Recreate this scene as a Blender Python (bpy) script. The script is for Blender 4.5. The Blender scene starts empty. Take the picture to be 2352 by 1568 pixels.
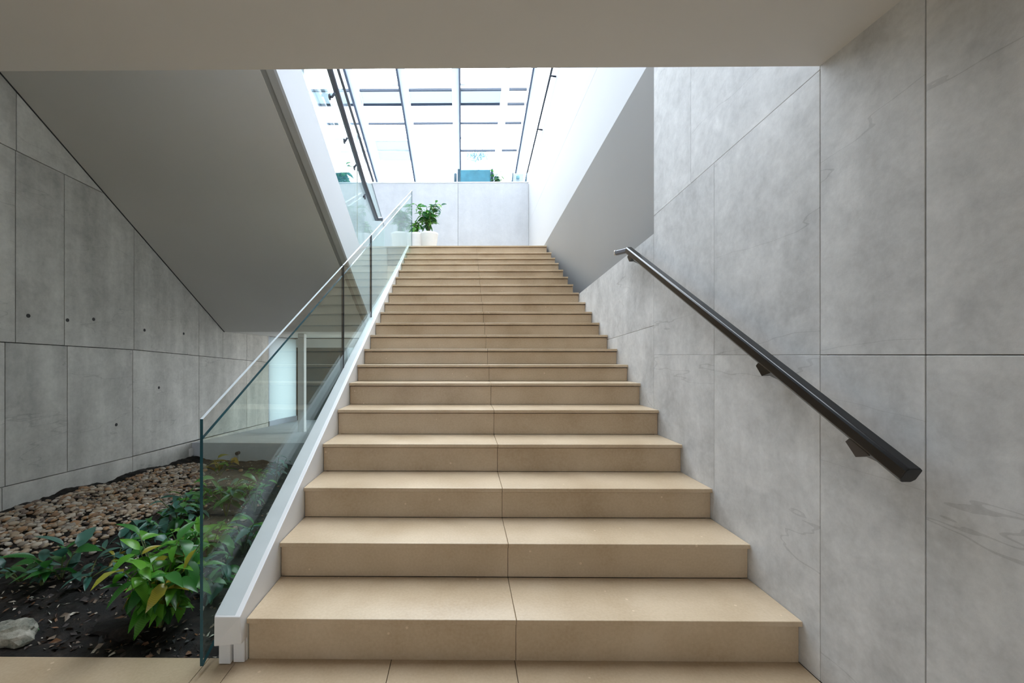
import bpy, bmesh, math, random
from mathutils import Vector, Matrix, noise

random.seed(7)
# ------------------------------------------------------------------ camera
F = 940.0; CX = 1055.8; CY = 815.0; EYE = 1.23; YAW = math.radians(0.5)
cam_d = bpy.data.cameras.new('camera')
cam = bpy.data.objects.new('camera', cam_d)
bpy.context.scene.collection.objects.link(cam)
cam.location = (0, 0, EYE)
cam.rotation_euler = (math.radians(90), 0, YAW)
cam_d.sensor_width = 36.0
cam_d.lens = F * 36.0 / 2352.0
cam_d.shift_x = (1176 - CX) / 2352.0
cam_d.shift_y = (CY - 784) / 2352.0
cam_d.clip_start = 0.02
bpy.context.scene.camera = cam
sc = bpy.context.scene
sc.view_settings.view_transform = 'Standard'
sc.view_settings.look = 'None'
sc.view_settings.gamma = 1.0
sc.view_settings.use_curve_mapping = False
sc.view_settings.exposure = 3.72
sc.cycles.max_bounces = 10
sc.cycles.diffuse_bounces = 6
sc.cycles.transparent_max_bounces = 24
sc.cycles.sample_clamp_indirect = 6.0

# ------------------------------------------------------------------ sky: a bright overcast day
w = bpy.data.worlds.new('overcast_sky'); sc.world = w; w.use_nodes = True
nt = w.node_tree; nt.nodes.clear()
out = nt.nodes.new('ShaderNodeOutputWorld'); bg = nt.nodes.new('ShaderNodeBackground')
tc = nt.nodes.new('ShaderNodeTexCoord'); sp = nt.nodes.new('ShaderNodeSeparateXYZ'); cr = nt.nodes.new('ShaderNodeValToRGB')
mr = nt.nodes.new('ShaderNodeMapRange'); mr.inputs[1].default_value = -1; mr.inputs[2].default_value = 1
nt.links.new(tc.outputs['Generated'], sp.inputs[0]); nt.links.new(sp.outputs[2], mr.inputs[0]); nt.links.new(mr.outputs[0], cr.inputs[0])
cr.color_ramp.elements[0].position = 0.49; cr.color_ramp.elements[0].color = (.30, .30, .29, 1)
cr.color_ramp.elements[1].position = 0.51; cr.color_ramp.elements[1].color = (.85, .925, 1.0, 1)
nt.links.new(cr.outputs[0], bg.inputs[0]); bg.inputs[1].default_value = 1.0
nt.links.new(bg.outputs[0], out.inputs[0])

def area(name, loc, rot, sx, sy, energy, color=(1, 1, 1), portal=False):
    l = bpy.data.lights.new(name, 'AREA'); l.shape = 'RECTANGLE'; l.size = sx; l.size_y = sy
    l.energy = energy; l.color = color
    if portal: l.cycles.is_portal = True
    o = bpy.data.objects.new(name, l); sc.collection.objects.link(o)
    o.location = loc; o.rotation_euler = rot
    return o
# portal just under the glazed roof (guides the sky's own light), and an added fill lamp at the unseen rear opening
area('skylight_portal', (-0.8, 8.1, 10.4 - .3 * 8.1 + EYE - .25), (-math.atan(.3), 0, 0), 7.6, 13.4, 1, portal=True)
area('rear_fill_lamp', (-1.0, -4.35, 1.25), (math.radians(90), 0, 0), 2.4, 1.2, .5, (1.0, .96, .91))

# ------------------------------------------------------------------ helpers
right_v = Vector((math.cos(YAW), math.sin(YAW), 0)); fwd_v = Vector((-math.sin(YAW), math.cos(YAW), 0)); up_v = Vector((0, 0, 1))
O = Vector((0, 0, EYE))
def ray(x, y):
    return right_v * ((x - CX) / F) + fwd_v + up_v * ((CY - y) / F)
def on(p0, n, x, y):
    r = ray(x, y); p0 = Vector(p0); n = Vector(n)
    return O + r * ((p0 - O).dot(n) / r.dot(n))
def onX(X, x, y): return on((X, 0, 0), (1, 0, 0), x, y)
def onY(Y, x, y): return on((0, Y, 0), (0, 1, 0), x, y)
def onZ(Z, x, y): return on((0, 0, Z), (0, 0, 1), x, y)

def link(o, parent=None):
    sc.collection.objects.link(o)
    if parent is not None:
        o.parent = parent
    return o
def tag(o, label=None, cat=None, group=None, kind=None):
    if label: o['label'] = label
    if cat: o['category'] = cat
    if group: o['group'] = group
    if kind: o['kind'] = kind
    return o
def empty(name, loc, rz=0):
    o = bpy.data.objects.new(name, None); sc.collection.objects.link(o)
    o.location = loc; o.rotation_euler = (0, 0, rz); o.empty_display_size = .1
    return o
def world_off(parent):
    v = Vector((0, 0, 0))
    while parent is not None:
        v += Vector(parent.location); parent = parent.parent
    return v
def mesh_obj(name, verts, faces, mats, parent=None, smooth=False, fm=None, local=False):
    """verts in world coordinates unless local"""
    off = Vector((0, 0, 0)) if local else world_off(parent)
    me = bpy.data.meshes.new(name)
    me.from_pydata([tuple(Vector(v) - off) for v in verts], [], faces)
    if not isinstance(mats, (list, tuple)): mats = [mats]
    for m in mats: me.materials.append(m)
    if fm:
        for p, k in zip(me.polygons, fm): p.material_index = k
    bm = bmesh.new(); bm.from_mesh(me); bmesh.ops.recalc_face_normals(bm, faces=bm.faces); bm.to_mesh(me); bm.free()
    if smooth:
        for p in me.polygons: p.use_smooth = True
    o = bpy.data.objects.new(name, me)
    return link(o, parent)
def bevel(o, width=.003, seg=2):
    m = o.modifiers.new('bevel', 'BEVEL'); m.width = width; m.segments = seg; m.limit_method = 'ANGLE'; m.angle_limit = math.radians(40)
    return o
class MB:
    def __init__(s): s.v = []; s.f = []; s.m = []
    def prism(s, poly, off, mi=0, side_mi=None):
        n = len(poly); b = len(s.v); off = Vector(off)
        s.v += [Vector(p) for p in poly] + [Vector(p) + off for p in poly]
        s.f.append(tuple(range(b, b + n))); s.m.append(mi)
        s.f.append(tuple(range(b + 2 * n - 1, b + n - 1, -1))); s.m.append(mi)
        for i in range(n):
            j = (i + 1) % n
            s.f.append((b + i, b + j, b + n + j, b + n + i)); s.m.append(mi if side_mi is None else side_mi)
        return s
    def box(s, a, b, mi=0):
        (x0, y0, z0), (x1, y1, z1) = a, b
        return s.prism([(x0, y0, z0), (x1, y0, z0), (x1, y1, z0), (x0, y1, z0)], (0, 0, z1 - z0), mi)
    def hexa(s, p, mi=0):
        b = len(s.v); s.v += [Vector(q) for q in p]
        for f in ((0, 1, 2, 3), (7, 6, 5, 4), (0, 4, 5, 1), (1, 5, 6, 2), (2, 6, 7, 3), (3, 7, 4, 0)):
            s.f.append(tuple(b + i for i in f)); s.m.append(mi)
        return s
    def tube(s, pts, rad, n=8, mi=0, cap=True):
        pts = [Vector(p) for p in pts]; rads = rad if isinstance(rad, (list, tuple)) else [rad] * len(pts)
        b0 = len(s.v); up = Vector((0, 0, 1))
        for i, p in enumerate(pts):
            t = (pts[min(i + 1, len(pts) - 1)] - pts[max(i - 1, 0)]).normalized()
            a = t.cross(up)
            if a.length < 1e-3: a = t.cross(Vector((1, 0, 0)))
            a.normalize(); c = a.cross(t)
            for k in range(n):
                th = 2 * math.pi * k / n
                s.v.append(p + (a * math.cos(th) + c * math.sin(th)) * rads[i])
        for i in range(len(pts) - 1):
            for k in range(n):
                q = b0 + i * n
                s.f.append((q + k, q + (k + 1) % n, q + n + (k + 1) % n, q + n + k)); s.m.append(mi)
        if cap:
            s.f.append(tuple(b0 + k for k in range(n - 1, -1, -1))); s.m.append(mi)
            e = b0 + (len(pts) - 1) * n; s.f.append(tuple(e + k for k in range(n))); s.m.append(mi)
        return s
    def lathe(s, c, prof, n=20, mi=0):
        c = Vector(c); b = len(s.v)
        for r, z in prof:
            for k in range(n):
                th = 2 * math.pi * k / n
                s.v.append(c + Vector((r * math.cos(th), r * math.sin(th), z)))
        for i in range(len(prof) - 1):
            for k in range(n):
                q = b + i * n
                s.f.append((q + k, q + (k + 1) % n, q + n + (k + 1) % n, q + n + k)); s.m.append(mi)
        s.f.append(tuple(b + k for k in range(n - 1, -1, -1))); s.m.append(mi)
        e = b + (len(prof) - 1) * n; s.f.append(tuple(e + k for k in range(n))); s.m.append(mi)
        return s
    def build(s, name, mats, parent=None, smooth=False):
        return mesh_obj(name, s.v, s.f, mats, parent, smooth, s.m)
def inset(poly, d):
    """shrink a planar polygon by d on every side"""
    P = [Vector(p) for p in poly]; n = Vector((0, 0, 0)); c = sum(P, Vector((0, 0, 0))) / len(P)
    for i in range(len(P)): n += (P[i] - c).cross(P[(i + 1) % len(P)] - c)
    n.normalize(); res = []; L = len(P)
    lines = []
    for i in range(L):
        a, b = P[i], P[(i + 1) % L]; t = (b - a).normalized(); inn = n.cross(t)
        lines.append((a + inn * d, t))
    for i in range(L):
        (p, t), (q, u) = lines[i - 1], lines[i]
        k = t.cross(u).dot(n)
        res.append(q if abs(k) < 1e-6 else p + t * ((q - p).cross(u).dot(n) / k))
    return res

# ------------------------------------------------------------------ materials
def mat(name):
    m = bpy.data.materials.new(name); m.use_nodes = True
    N = m.node_tree.nodes; b = N['Principled BSDF']
    return m, N, m.node_tree.links, b
def rgb(c): return (c[0], c[1], c[2], 1)
def plain(name, c, rough=.5, metal=0, spec=.5, var=.04, scale=6):
    m, N, L, b = mat(name)
    tcn = N.new('ShaderNodeTexCoord'); no = N.new('ShaderNodeTexNoise'); no.inputs['Scale'].default_value = scale; no.inputs['Detail'].default_value = 4
    r = N.new('ShaderNodeValToRGB'); L.new(tcn.outputs['Object'], no.inputs['Vector']); L.new(no.outputs['Fac'], r.inputs[0]); L.new(r.outputs[0], b.inputs['Base Color'])
    r.color_ramp.elements[0].position = .3; r.color_ramp.elements[1].position = .7
    r.color_ramp.elements[0].color = rgb([max(0, x * (1 - var)) for x in c]); r.color_ramp.elements[1].color = rgb([min(1, x * (1 + var)) for x in c])
    b.inputs['Roughness'].default_value = rough; b.inputs['Metallic'].default_value = metal; b.inputs['Specular IOR Level'].default_value = spec
    return m
def concrete(name, dark, light, rough=.62, streak=.35, bump=.06, veins=.13):
    m, N, L, b = mat(name)
    tcn = N.new('ShaderNodeTexCoord'); oi = N.new('ShaderNodeObjectInfo')
    add = N.new('ShaderNodeVectorMath'); add.operation = 'ADD'; L.new(tcn.outputs['Object'], add.inputs[0])
    sc_ = N.new('ShaderNodeVectorMath'); sc_.operation = 'SCALE'; sc_.inputs[3].default_value = 13
    cmb = N.new('ShaderNodeCombineXYZ')
    for i in range(3): L.new(oi.outputs['Random'], cmb.inputs[i])
    L.new(cmb.outputs[0], sc_.inputs[0]); L.new(sc_.outputs[0], add.inputs[1])
    n1 = N.new('ShaderNodeTexNoise'); n1.inputs['Scale'].default_value = 2.6; n1.inputs['Detail'].default_value = 9; n1.inputs['Roughness'].default_value = .62; n1.inputs['Distortion'].default_value = .6
    L.new(add.outputs[0], n1.inputs['Vector'])
    mp = N.new('ShaderNodeMapping'); mp.inputs['Scale'].default_value = (6, 6, .7); L.new(add.outputs[0], mp.inputs['Vector'])
    n2 = N.new('ShaderNodeTexNoise'); n2.inputs['Scale'].default_value = 1.0; n2.inputs['Detail'].default_value = 6; L.new(mp.outputs[0], n2.inputs['Vector'])
    n3 = N.new('ShaderNodeTexNoise'); n3.inputs['Scale'].default_value = 34; n3.inputs['Detail'].default_value = 6; n3.inputs['Roughness'].default_value = .7; L.new(add.outputs[0], n3.inputs['Vector'])
    def mth(op, a, bb, v=None):
        q = N.new('ShaderNodeMath'); q.operation = op
        if a is not None: L.new(a, q.inputs[0])
        if bb is not None: L.new(bb, q.inputs[1])
        if v is not None: q.inputs[1].default_value = v
        return q.outputs[0]
    s = mth('ADD', mth('MULTIPLY', n1.outputs['Fac'], None, 1 - streak), mth('MULTIPLY', n2.outputs['Fac'], None, streak))
    s = mth('ADD', s, mth('MULTIPLY', mth('SUBTRACT', n3.outputs['Fac'], None, .5), None, .30))
    n5 = N.new('ShaderNodeTexNoise'); n5.inputs['Scale'].default_value = 9; n5.inputs['Detail'].default_value = 7; n5.inputs['Roughness'].default_value = .65; n5.inputs['Distortion'].default_value = .4; L.new(add.outputs[0], n5.inputs['Vector'])
    s = mth('ADD', s, mth('MULTIPLY', mth('SUBTRACT', n5.outputs['Fac'], None, .5), None, .42))
    # veins: thin diagonal lines
    mv = N.new('ShaderNodeMapping'); mv.inputs['Rotation'].default_value = (math.radians(-38), 0, 0); mv.inputs['Scale'].default_value = (1, .35, 2.1); L.new(add.outputs[0], mv.inputs['Vector'])
    n4 = N.new('ShaderNodeTexNoise'); n4.inputs['Scale'].default_value = .9; n4.inputs['Detail'].default_value = 5; n4.inputs['Roughness'].default_value = .45; L.new(mv.outputs[0], n4.inputs['Vector'])
    v = mth('ABSOLUTE', mth('SUBTRACT', n4.outputs['Fac'], None, .5), None)
    v = mth('LESS_THAN', v, None, .0012)
    s = mth('SUBTRACT', s, mth('MULTIPLY', v, None, veins))
    s = mth('ADD', s, mth('MULTIPLY', mth('SUBTRACT', oi.outputs['Random'], None, .5), None, .05))
    r = N.new('ShaderNodeValToRGB'); L.new(s, r.inputs[0]); L.new(r.outputs[0], b.inputs['Base Color'])
    r.color_ramp.elements[0].position = .22; r.color_ramp.elements[1].position = .74
    r.color_ramp.elements[0].color = rgb(dark); r.color_ramp.elements[1].color = rgb(light)
    b.inputs['Roughness'].default_value = rough
    bp = N.new('ShaderNodeBump'); bp.inputs['Strength'].default_value = bump; bp.inputs['Distance'].default_value = .01
    L.new(n3.outputs['Fac'], bp.inputs['Height']); L.new(bp.outputs[0], b.inputs['Normal'])
    return m
def limestone(name):
    m, N, L, b = mat(name)
    tcn = N.new('ShaderNodeTexCoord'); oi = N.new('ShaderNodeObjectInfo')
    n1 = N.new('ShaderNodeTexNoise'); n1.inputs['Scale'].default_value = 3.2; n1.inputs['Detail'].default_value = 8; L.new(tcn.outputs['Object'], n1.inputs['Vector'])
    n3 = N.new('ShaderNodeTexNoise'); n3.inputs['Scale'].default_value = 90; n3.inputs['Detail'].default_value = 5; L.new(tcn.outputs['Object'], n3.inputs['Vector'])
    a = N.new('ShaderNodeMath'); a.operation = 'MULTIPLY_ADD'; L.new(n3.outputs['Fac'], a.inputs[0]); a.inputs[1].default_value = .45; L.new(n1.outputs['Fac'], a.inputs[2])
    a2 = N.new('ShaderNodeMath'); a2.operation = 'MULTIPLY_ADD'; L.new(oi.outputs['Random'], a2.inputs[0]); a2.inputs[1].default_value = .12; L.new(a.outputs[0], a2.inputs[2])
    r = N.new('ShaderNodeValToRGB'); L.new(a2.outputs[0], r.inputs[0])
    r.color_ramp.elements[0].position = .5; r.color_ramp.elements[1].position = 1.0
    r.color_ramp.elements[0].color = (.41, .30, .185, 1); r.color_ramp.elements[1].color = (.56, .44, .305, 1)
    # pale fossil flecks
    vo = N.new('ShaderNodeTexVoronoi'); vo.inputs['Scale'].default_value = 9; L.new(tcn.outputs['Object'], vo.inputs['Vector'])
    lt = N.new('ShaderNodeMath'); lt.operation = 'LESS_THAN'; lt.inputs[1].default_value = .055; L.new(vo.outputs['Distance'], lt.inputs[0])
    mx = N.new('ShaderNodeMixRGB'); mx.inputs[2].default_value = (.74, .60, .44, 1); L.new(r.outputs[0], mx.inputs[1])
    ml = N.new('ShaderNodeMath'); ml.operation = 'MULTIPLY'; ml.inputs[1].default_value = .6; L.new(lt.outputs[0], ml.inputs[0]); L.new(ml.outputs[0], mx.inputs[0])
    L.new(mx.outputs[0], b.inputs['Base Color'])
    b.inputs['Roughness'].default_value = .36; b.inputs['Specular IOR Level'].default_value = .5
    bp = N.new('ShaderNodeBump'); bp.inputs['Strength'].default_value = .04; bp.inputs['Distance'].default_value = .005
    L.new(n3.outputs['Fac'], bp.inputs['Height']); L.new(bp.outputs[0], b.inputs['Normal'])
    return m
def sheet_glass(name, tint, gloss=1.0):
    m, N, L, b = mat(name); N.remove(b); o = N['Material Output']
    t = N.new('ShaderNodeBsdfTransparent'); t.inputs[0].default_value = rgb(tint)
    g = N.new('ShaderNodeBsdfGlossy'); g.inputs['Roughness'].default_value = .01; g.inputs[0].default_value = (.95, 1, 1, 1)
    lw = N.new('ShaderNodeLayerWeight'); lw.inputs[0].default_value = .5
    pw = N.new('ShaderNodeMath'); pw.operation = 'POWER'; L.new(lw.outputs['Facing'], pw.inputs[0]); pw.inputs[1].default_value = 5
    fr = N.new('ShaderNodeMath'); fr.operation = 'MULTIPLY_ADD'; L.new(pw.outputs[0], fr.inputs[0]); fr.inputs[1].default_value = .7 * gloss; fr.inputs[2].default_value = .04 * gloss; fr.use_clamp = True
    mx = N.new('ShaderNodeMixShader'); L.new(fr.outputs[0], mx.inputs[0]); L.new(t.outputs[0], mx.inputs[1]); L.new(g.outputs[0], mx.inputs[2]); L.new(mx.outputs[0], o.inputs[0])
    return m
def frosted(name, c, clear=.55):
    m, N, L, b = mat(name); N.remove(b); o = N['Material Output']
    t = N.new('ShaderNodeBsdfTranslucent'); t.inputs[0].default_value = rgb(c)
    g = N.new('ShaderNodeBsdfTransparent'); g.inputs[0].default_value = (.9, .95, .97, 1)
    mx = N.new('ShaderNodeMixShader'); mx.inputs[0].default_value = clear; L.new(t.outputs[0], mx.inputs[1]); L.new(g.outputs[0], mx.inputs[2]); L.new(mx.outputs[0], o.inputs[0])
    return m
def leaf_mat(name, c, c2):
    m, N, L, b = mat(name)
    oi = N.new('ShaderNodeObjectInfo'); r = N.new('ShaderNodeValToRGB'); L.new(oi.outputs['Random'], r.inputs[0])
    r.color_ramp.elements[0].color = rgb(c); r.color_ramp.elements[1].color = rgb(c2)
    tcn = N.new('ShaderNodeTexCoord'); wv = N.new('ShaderNodeTexWave'); wv.bands_direction = 'Y'; wv.inputs['Scale'].default_value = 7; wv.inputs['Distortion'].default_value = 1.5
    L.new(tcn.outputs['Object'], wv.inputs['Vector'])
    mx = N.new('ShaderNodeMixRGB'); mx.blend_type = 'MULTIPLY'; mx.inputs[0].default_value = .3; L.new(r.outputs[0], mx.inputs[1]); L.new(wv.outputs['Color'], mx.inputs[2])
    L.new(mx.outputs[0], b.inputs['Base Color']); b.inputs['Roughness'].default_value = .3
    o = N['Material Output']; t = N.new('ShaderNodeBsdfTranslucent'); L.new(r.outputs[0], t.inputs[0])
    ms = N.new('ShaderNodeMixShader'); ms.inputs[0].default_value = .28; L.new(b.outputs[0], ms.inputs[1]); L.new(t.outputs[0], ms.inputs[2]); L.new(ms.outputs[0], o.inputs[0])
    return m
def speckled(name, cols, scale, rough=.8, bump=.5, spec=.3):
    m, N, L, b = mat(name)
    tcn = N.new('ShaderNodeTexCoord'); oi = N.new('ShaderNodeObjectInfo')
    no = N.new('ShaderNodeTexNoise'); no.inputs['Scale'].default_value = scale; no.inputs['Detail'].default_value = 8; no.inputs['Roughness'].default_value = .7; L.new(tcn.outputs['Object'], no.inputs['Vector'])
    r = N.new('ShaderNodeValToRGB'); L.new(no.outputs['Fac'], r.inputs[0]); L.new(r.outputs[0], b.inputs['Base Color'])
    e = r.color_ramp.elements; e[0].position = .35; e[0].color = rgb(cols[0]); e[1].position = .72; e[1].color = rgb(cols[-1])
    for i, c in enumerate(cols[1:-1]):
        q = e.new(.35 + .37 * (i + 1) / (len(cols) - 1)); q.color = rgb(c)
    b.inputs['Roughness'].default_value = rough; b.inputs['Specular IOR Level'].default_value = spec
    bp = N.new('ShaderNodeBump'); bp.inputs['Strength'].default_value = bump; bp.inputs['Distance'].default_value = .01
    L.new(no.outputs['Fac'], bp.inputs['Height']); L.new(bp.outputs[0], b.inputs['Normal'])
    return m
def by_island(name, cols, rough=.6):
    """colour per loose piece"""
    m, N, L, b = mat(name)
    g = N.new('ShaderNodeNewGeometry'); r = N.new('ShaderNodeValToRGB'); r.color_ramp.interpolation = 'CONSTANT'
    oi = N.new('ShaderNodeObjectInfo'); a = N.new('ShaderNodeMath'); a.operation = 'ADD'; L.new(g.outputs['Random Per Island'], a.inputs[0]); L.new(oi.outputs['Random'], a.inputs[1])
    fr = N.new('ShaderNodeMath'); fr.operation = 'FRACT'; L.new(a.outputs[0], fr.inputs[0]); L.new(fr.outputs[0], r.inputs[0])
    e = r.color_ramp.elements; e[0].color = rgb(cols[0]); e[1].position = 1 / len(cols); e[1].color = rgb(cols[1])
    for i in range(2, len(cols)):
        q = e.new(i / len(cols)); q.color = rgb(cols[i])
    L.new(r.outputs[0], b.inputs['Base Color']); b.inputs['Roughness'].default_value = rough
    return m

M = {}
M['concR'] = concrete('grey_concrete_panel', (.40, .405, .41), (.80, .805, .81))
M['concL'] = concrete('grey_concrete_board', (.33, .322, .295), (.70, .68, .625), streak=.6, veins=.12)
M['concback'] = concrete('pale_concrete', (.44, .46, .49), (.56, .58, .61), streak=.4, veins=.05)
M['joint'] = plain('dark_joint', (.05, .05, .05), .9)
M['ceil'] = plain('warm_grey_ceiling_paint', (.66, .655, .65), .8, var=.02, scale=.8)
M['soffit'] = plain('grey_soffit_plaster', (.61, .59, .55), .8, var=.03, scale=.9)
M['groove'] = plain('gap_shade_grey', (.30, .295, .275), .8)  # shade of the soffit gap put into a darker grey
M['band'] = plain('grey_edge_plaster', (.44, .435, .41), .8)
M['greywall'] = plain('grey_plaster', (.40, .40, .40), .85, var=.02, scale=1)
M['white'] = plain('white_plaster', (.64, .66, .69), .75, var=.01, scale=1)
M['whitepanel'] = plain('white_wall_panel', (.78, .79, .82), .6, var=.02, scale=2)
M['cap'] = plain('pale_grey_capping', (.50, .54, .54), .4)
M['string'] = plain('white_stringer_paint', (.72, .72, .72), .45, var=.02, scale=2)
M['stone'] = limestone('tan_limestone')
M['glass'] = sheet_glass('green_tinted_glass', (.90, .965, .945))
M['clear'] = sheet_glass('clear_glass', (.94, .94, .93), .6)
M['roofglass'] = sheet_glass('roof_glass', (.985, .99, .99), .5)
M['glassedge'] = plain('dark_teal_glass_edge', (.01, .075, .10), .15)
M['glasstop'] = plain('pale_glass_edge', (.62, .68, .70), .25)
M['seal'] = plain('black_seal', (.012, .016, .022), .4)
M['black'] = plain('black_satin_metal', (.005, .0055, .007), .22)
M['darkrail'] = plain('blue_black_metal', (.06, .07, .10), .35)
M['bracket'] = plain('brown_black_metal', (.06, .05, .045), .4)
M['steel'] = plain('brushed_steel', (.6, .6, .6), .3, metal=.9)
M['frame'] = plain('pale_blue_white_frame', (.56, .61, .70), .5)
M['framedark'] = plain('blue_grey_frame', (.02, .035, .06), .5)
M['blind'] = frosted('pale_blue_blind', (.31, .335, .36), .004)
M['button'] = plain('pale_teal_button', (.16, .34, .38), .7)
M['chair'] = plain('pale_chair_fabric', (.42, .50, .54), .8)
M['frost'] = frosted('frosted_pane', (.36, .39, .40), .02)
M['dark'] = plain('recess_shade_grey', (.07, .08, .078), .7)  # darkness of the recess under the landing painted into the wall colour
M['soil'] = speckled('dark_wet_soil', [(.002, .0018, .0015), (.006, .005, .004), (.016, .011, .008), (.06, .048, .04)], 14, .6, .9)
M['litter'] = by_island('brown_litter', [(.05, .025, .015), (.12, .06, .03), (.025, .015, .012), (.20, .15, .11), (.02, .02, .02), (.16, .07, .025), (.5, .46, .38), (.01, .01, .01)])
M['pebble'] = by_island('cream_brown_pebble', [(.46, .37, .27), (.33, .24, .16), (.52, .44, .34), (.26, .15, .08), (.40, .30, .20), (.20, .15, .12), (.42, .25, .13), (.55, .49, .41), (.30, .26, .21)], .5)
M['leafB'] = leaf_mat('bright_green_leaf', (.06, .26, .02), (.16, .42, .04))
M['leafM'] = leaf_mat('mid_green_leaf', (.025, .15, .025), (.07, .26, .05))
M['leafD'] = leaf_mat('blue_green_leaf', (.04, .15, .11), (.12, .26, .20))
M['leafY'] = leaf_mat('yellow_green_leaf', (.32, .33, .03), (.42, .26, .03))
M['stem'] = plain('green_brown_stem', (.10, .13, .04), .6)
M['pot'] = plain('white_glazed_pot', (.82, .81, .79), .3)
M['rock'] = speckled('pale_mossy_rock', [(.10, .11, .09), (.30, .29, .24), (.50, .46, .40)], 18, .9, .8)
M['moss'] = speckled('green_mossy_stone', [(.05, .12, .05), (.16, .30, .14), (.34, .42, .28)], 25, .9, .6)
M['teal'] = plain('teal_fabric', (.05, .20, .27), .7, var=.15)
M['tealdark'] = plain('dark_teal_wood', (.015, .06, .09), .6)
M['haze'] = plain('haze_washed_leaf', (.28, .42, .50), .8, var=.1)  # pale wash of haze put into the leaf colour
M['lamp'] = plain('cream_lamp_housing', (.75, .73, .70), .4)

# ------------------------------------------------------------------ structure
XR = 1.345; XL = -3.4
def struct(name): return None
def st(mb, name, m, parent=None, smooth=False):
    o = mb.build(name, m, parent, smooth)
    if parent is None: o['kind'] = 'structure'
    return o
def P(x, d, z): return Vector((x, d, z + EYE))     # z relative to the eye

# --- right wall: backing with concrete panels in front
ZT = lambda d: 5.28 - .18 * d
def Lz(d): return .858 + (d - 2.9) * (.72 - .858) / (4.665 - 2.9)
def Tz(d): return 2.118 + (d - 2.9) * (1.823 - 2.118) / (6.80 - 2.9)
TH = .03
b = MB()
b.prism([P(XR + TH, -4.6, -1.33), P(XR + TH, 2.895, -1.33), P(XR + TH, 2.895, ZT(2.9)), P(XR + TH, -4.6, ZT(2.9))], (.3, 0, 0))
b.prism([P(XR + TH, 2.895, -1.33), P(XR + TH, 8.4, -1.33), P(XR + TH, 8.4, Lz(8.4)), P(XR + TH, 2.895, Lz(2.9))], (.3, 0, 0))
b.prism([P(XR + TH, 2.895, Tz(2.9)), P(XR + TH, 8.4, Tz(8.4)), P(XR + TH, 8.4, ZT(8.4)), P(XR + TH, 2.895, ZT(2.9))], (.3, 0, 0))
wr = st(b, 'wall_right', M['joint'])
tag(wr, 'right wall of grey concrete panels along the staircase with white panels above', 'wall')
def panelX(X, pts, m, parent, name='panel', sgn=1, gap=.0012, th=TH):
    poly = inset([P(X, d, z) for d, z in pts], gap)
    return bevel(MB().prism(poly, (sgn * th, 0, 0)).build(name, m, parent), .0015, 1)
D0, D1, D2 = 1.203, 1.555, 2.90
top = ZT(2.9)
cols = [-4.6, -3.3, -2.0, -.9, .1, .77, D0, D1]
for i in range(len(cols) - 1):
    panelX(XR, [(cols[i], 0), (cols[i + 1], 0), (cols[i + 1], 1.9), (cols[i], 1.9)], M['concR'], wr)
    panelX(XR, [(cols[i], -1.23), (cols[i + 1], -1.23), (cols[i + 1], 0), (cols[i], 0)], M['concR'], wr)
def Gz(d): return 1.075 + (d - D1) * (.981 - 1.075) / (D2 - D1)
for da_, db_ in ((D1, 2.43), (2.43, D2)):
    panelX(XR, [(da_, Gz(da_)), (db_, Gz(db_)), (db_, top), (da_, top)], M['concR'], wr, gap=.0003)
for da_, db_ in ((D1, 2.206), (2.206, D2)):
    panelX(XR, [(da_, 0), (db_, 0), (db_, Gz(db_)), (da_, Gz(da_))], M['concR'], wr, gap=.0005)
    panelX(XR, [(da_, -1.23), (db_, -1.23), (db_, 0), (da_, 0)], M['concR'], wr, gap=.0005)
panelX(XR, [(D2, -1.23), (8.4, -1.23), (8.4, -.1), (3.71, .15), (D2, .207)], M['concR'], wr)
panelX(XR, [(D2, .207), (3.71, .15), (8.4, -.1), (8.4, Lz(8.4)), (D2, Lz(D2))], M['concR'], wr)
def Jz(d): return 2.88 - (d - 4.13) * .04
panelX(XR, [(D2, Tz(D2)), (8.4, Tz(8.4)), (8.4, Jz(8.4)), (D2, Jz(D2))], M['white'], wr, gap=.0012)
panelX(XR, [(D2, Jz(D2)), (8.4, Jz(8.4)), (8.4, ZT(8.4)), (D2, ZT(D2))], M['white'], wr, gap=.0012)
# leaning grey plaster face below the white wall; its grey also carries the overhang's shade
b = MB()
b.hexa([P(XR + .27, D2 + .001, Lz(D2) - .2), P(XR + .27, 8.4, Lz(8.4) - .2), P(XR, 8.4, Tz(8.4)), P(XR, D2 + .001, Tz(D2)),
        P(XR + .4, D2 + .001, Lz(D2) - .2), P(XR + .4, 8.4, Lz(8.4) - .2), P(XR + .4, 8.4, Tz(8.4)), P(XR + .4, D2 + .001, Tz(D2))])
o = b.build('leaning_panel', M['greywall'], wr); o['label'] = 'smooth grey plaster panel leaning out below the white wall'

# --- left wall
def pxL(x, y): 
    p = onX(XL, x, y); return (p.y, p.z - EYE)
def lin(pts, x):
    for (x0, y0), (x1, y1) in zip(pts, pts[1:]):
        if x <= x1 or (x1, y1) == pts[-1]:
            return y0 + (x - x0) * (y1 - y0) / (x1 - x0)
A = [(0, 785), (308, 803), (617, 832)]
Bl = [(0, 328), (210, 430)]
Cc = [(0, 1120), (305, 1048), (430, 1015), (617, 970)]
b = MB()
dwin0 = pxL(617, 800)[0]
b.box((XL - .4, -4.6, -.25), (XL - TH, dwin0, 11.2))
b.box((XL - .4, dwin0, -.25), (XL - TH, 8.8, -.13))
b.box((XL - .4, dwin0, EYE + .33), (XL - TH, 8.8, 9.3))
b.box((XL - .4, 8.35, -.25), (XL - TH, 8.8, EYE + .33))
wl = st(b, 'wall_left', M['joint']); tag(wl, 'left wall of board marked grey concrete panels beside the planting bed', 'wall')
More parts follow.
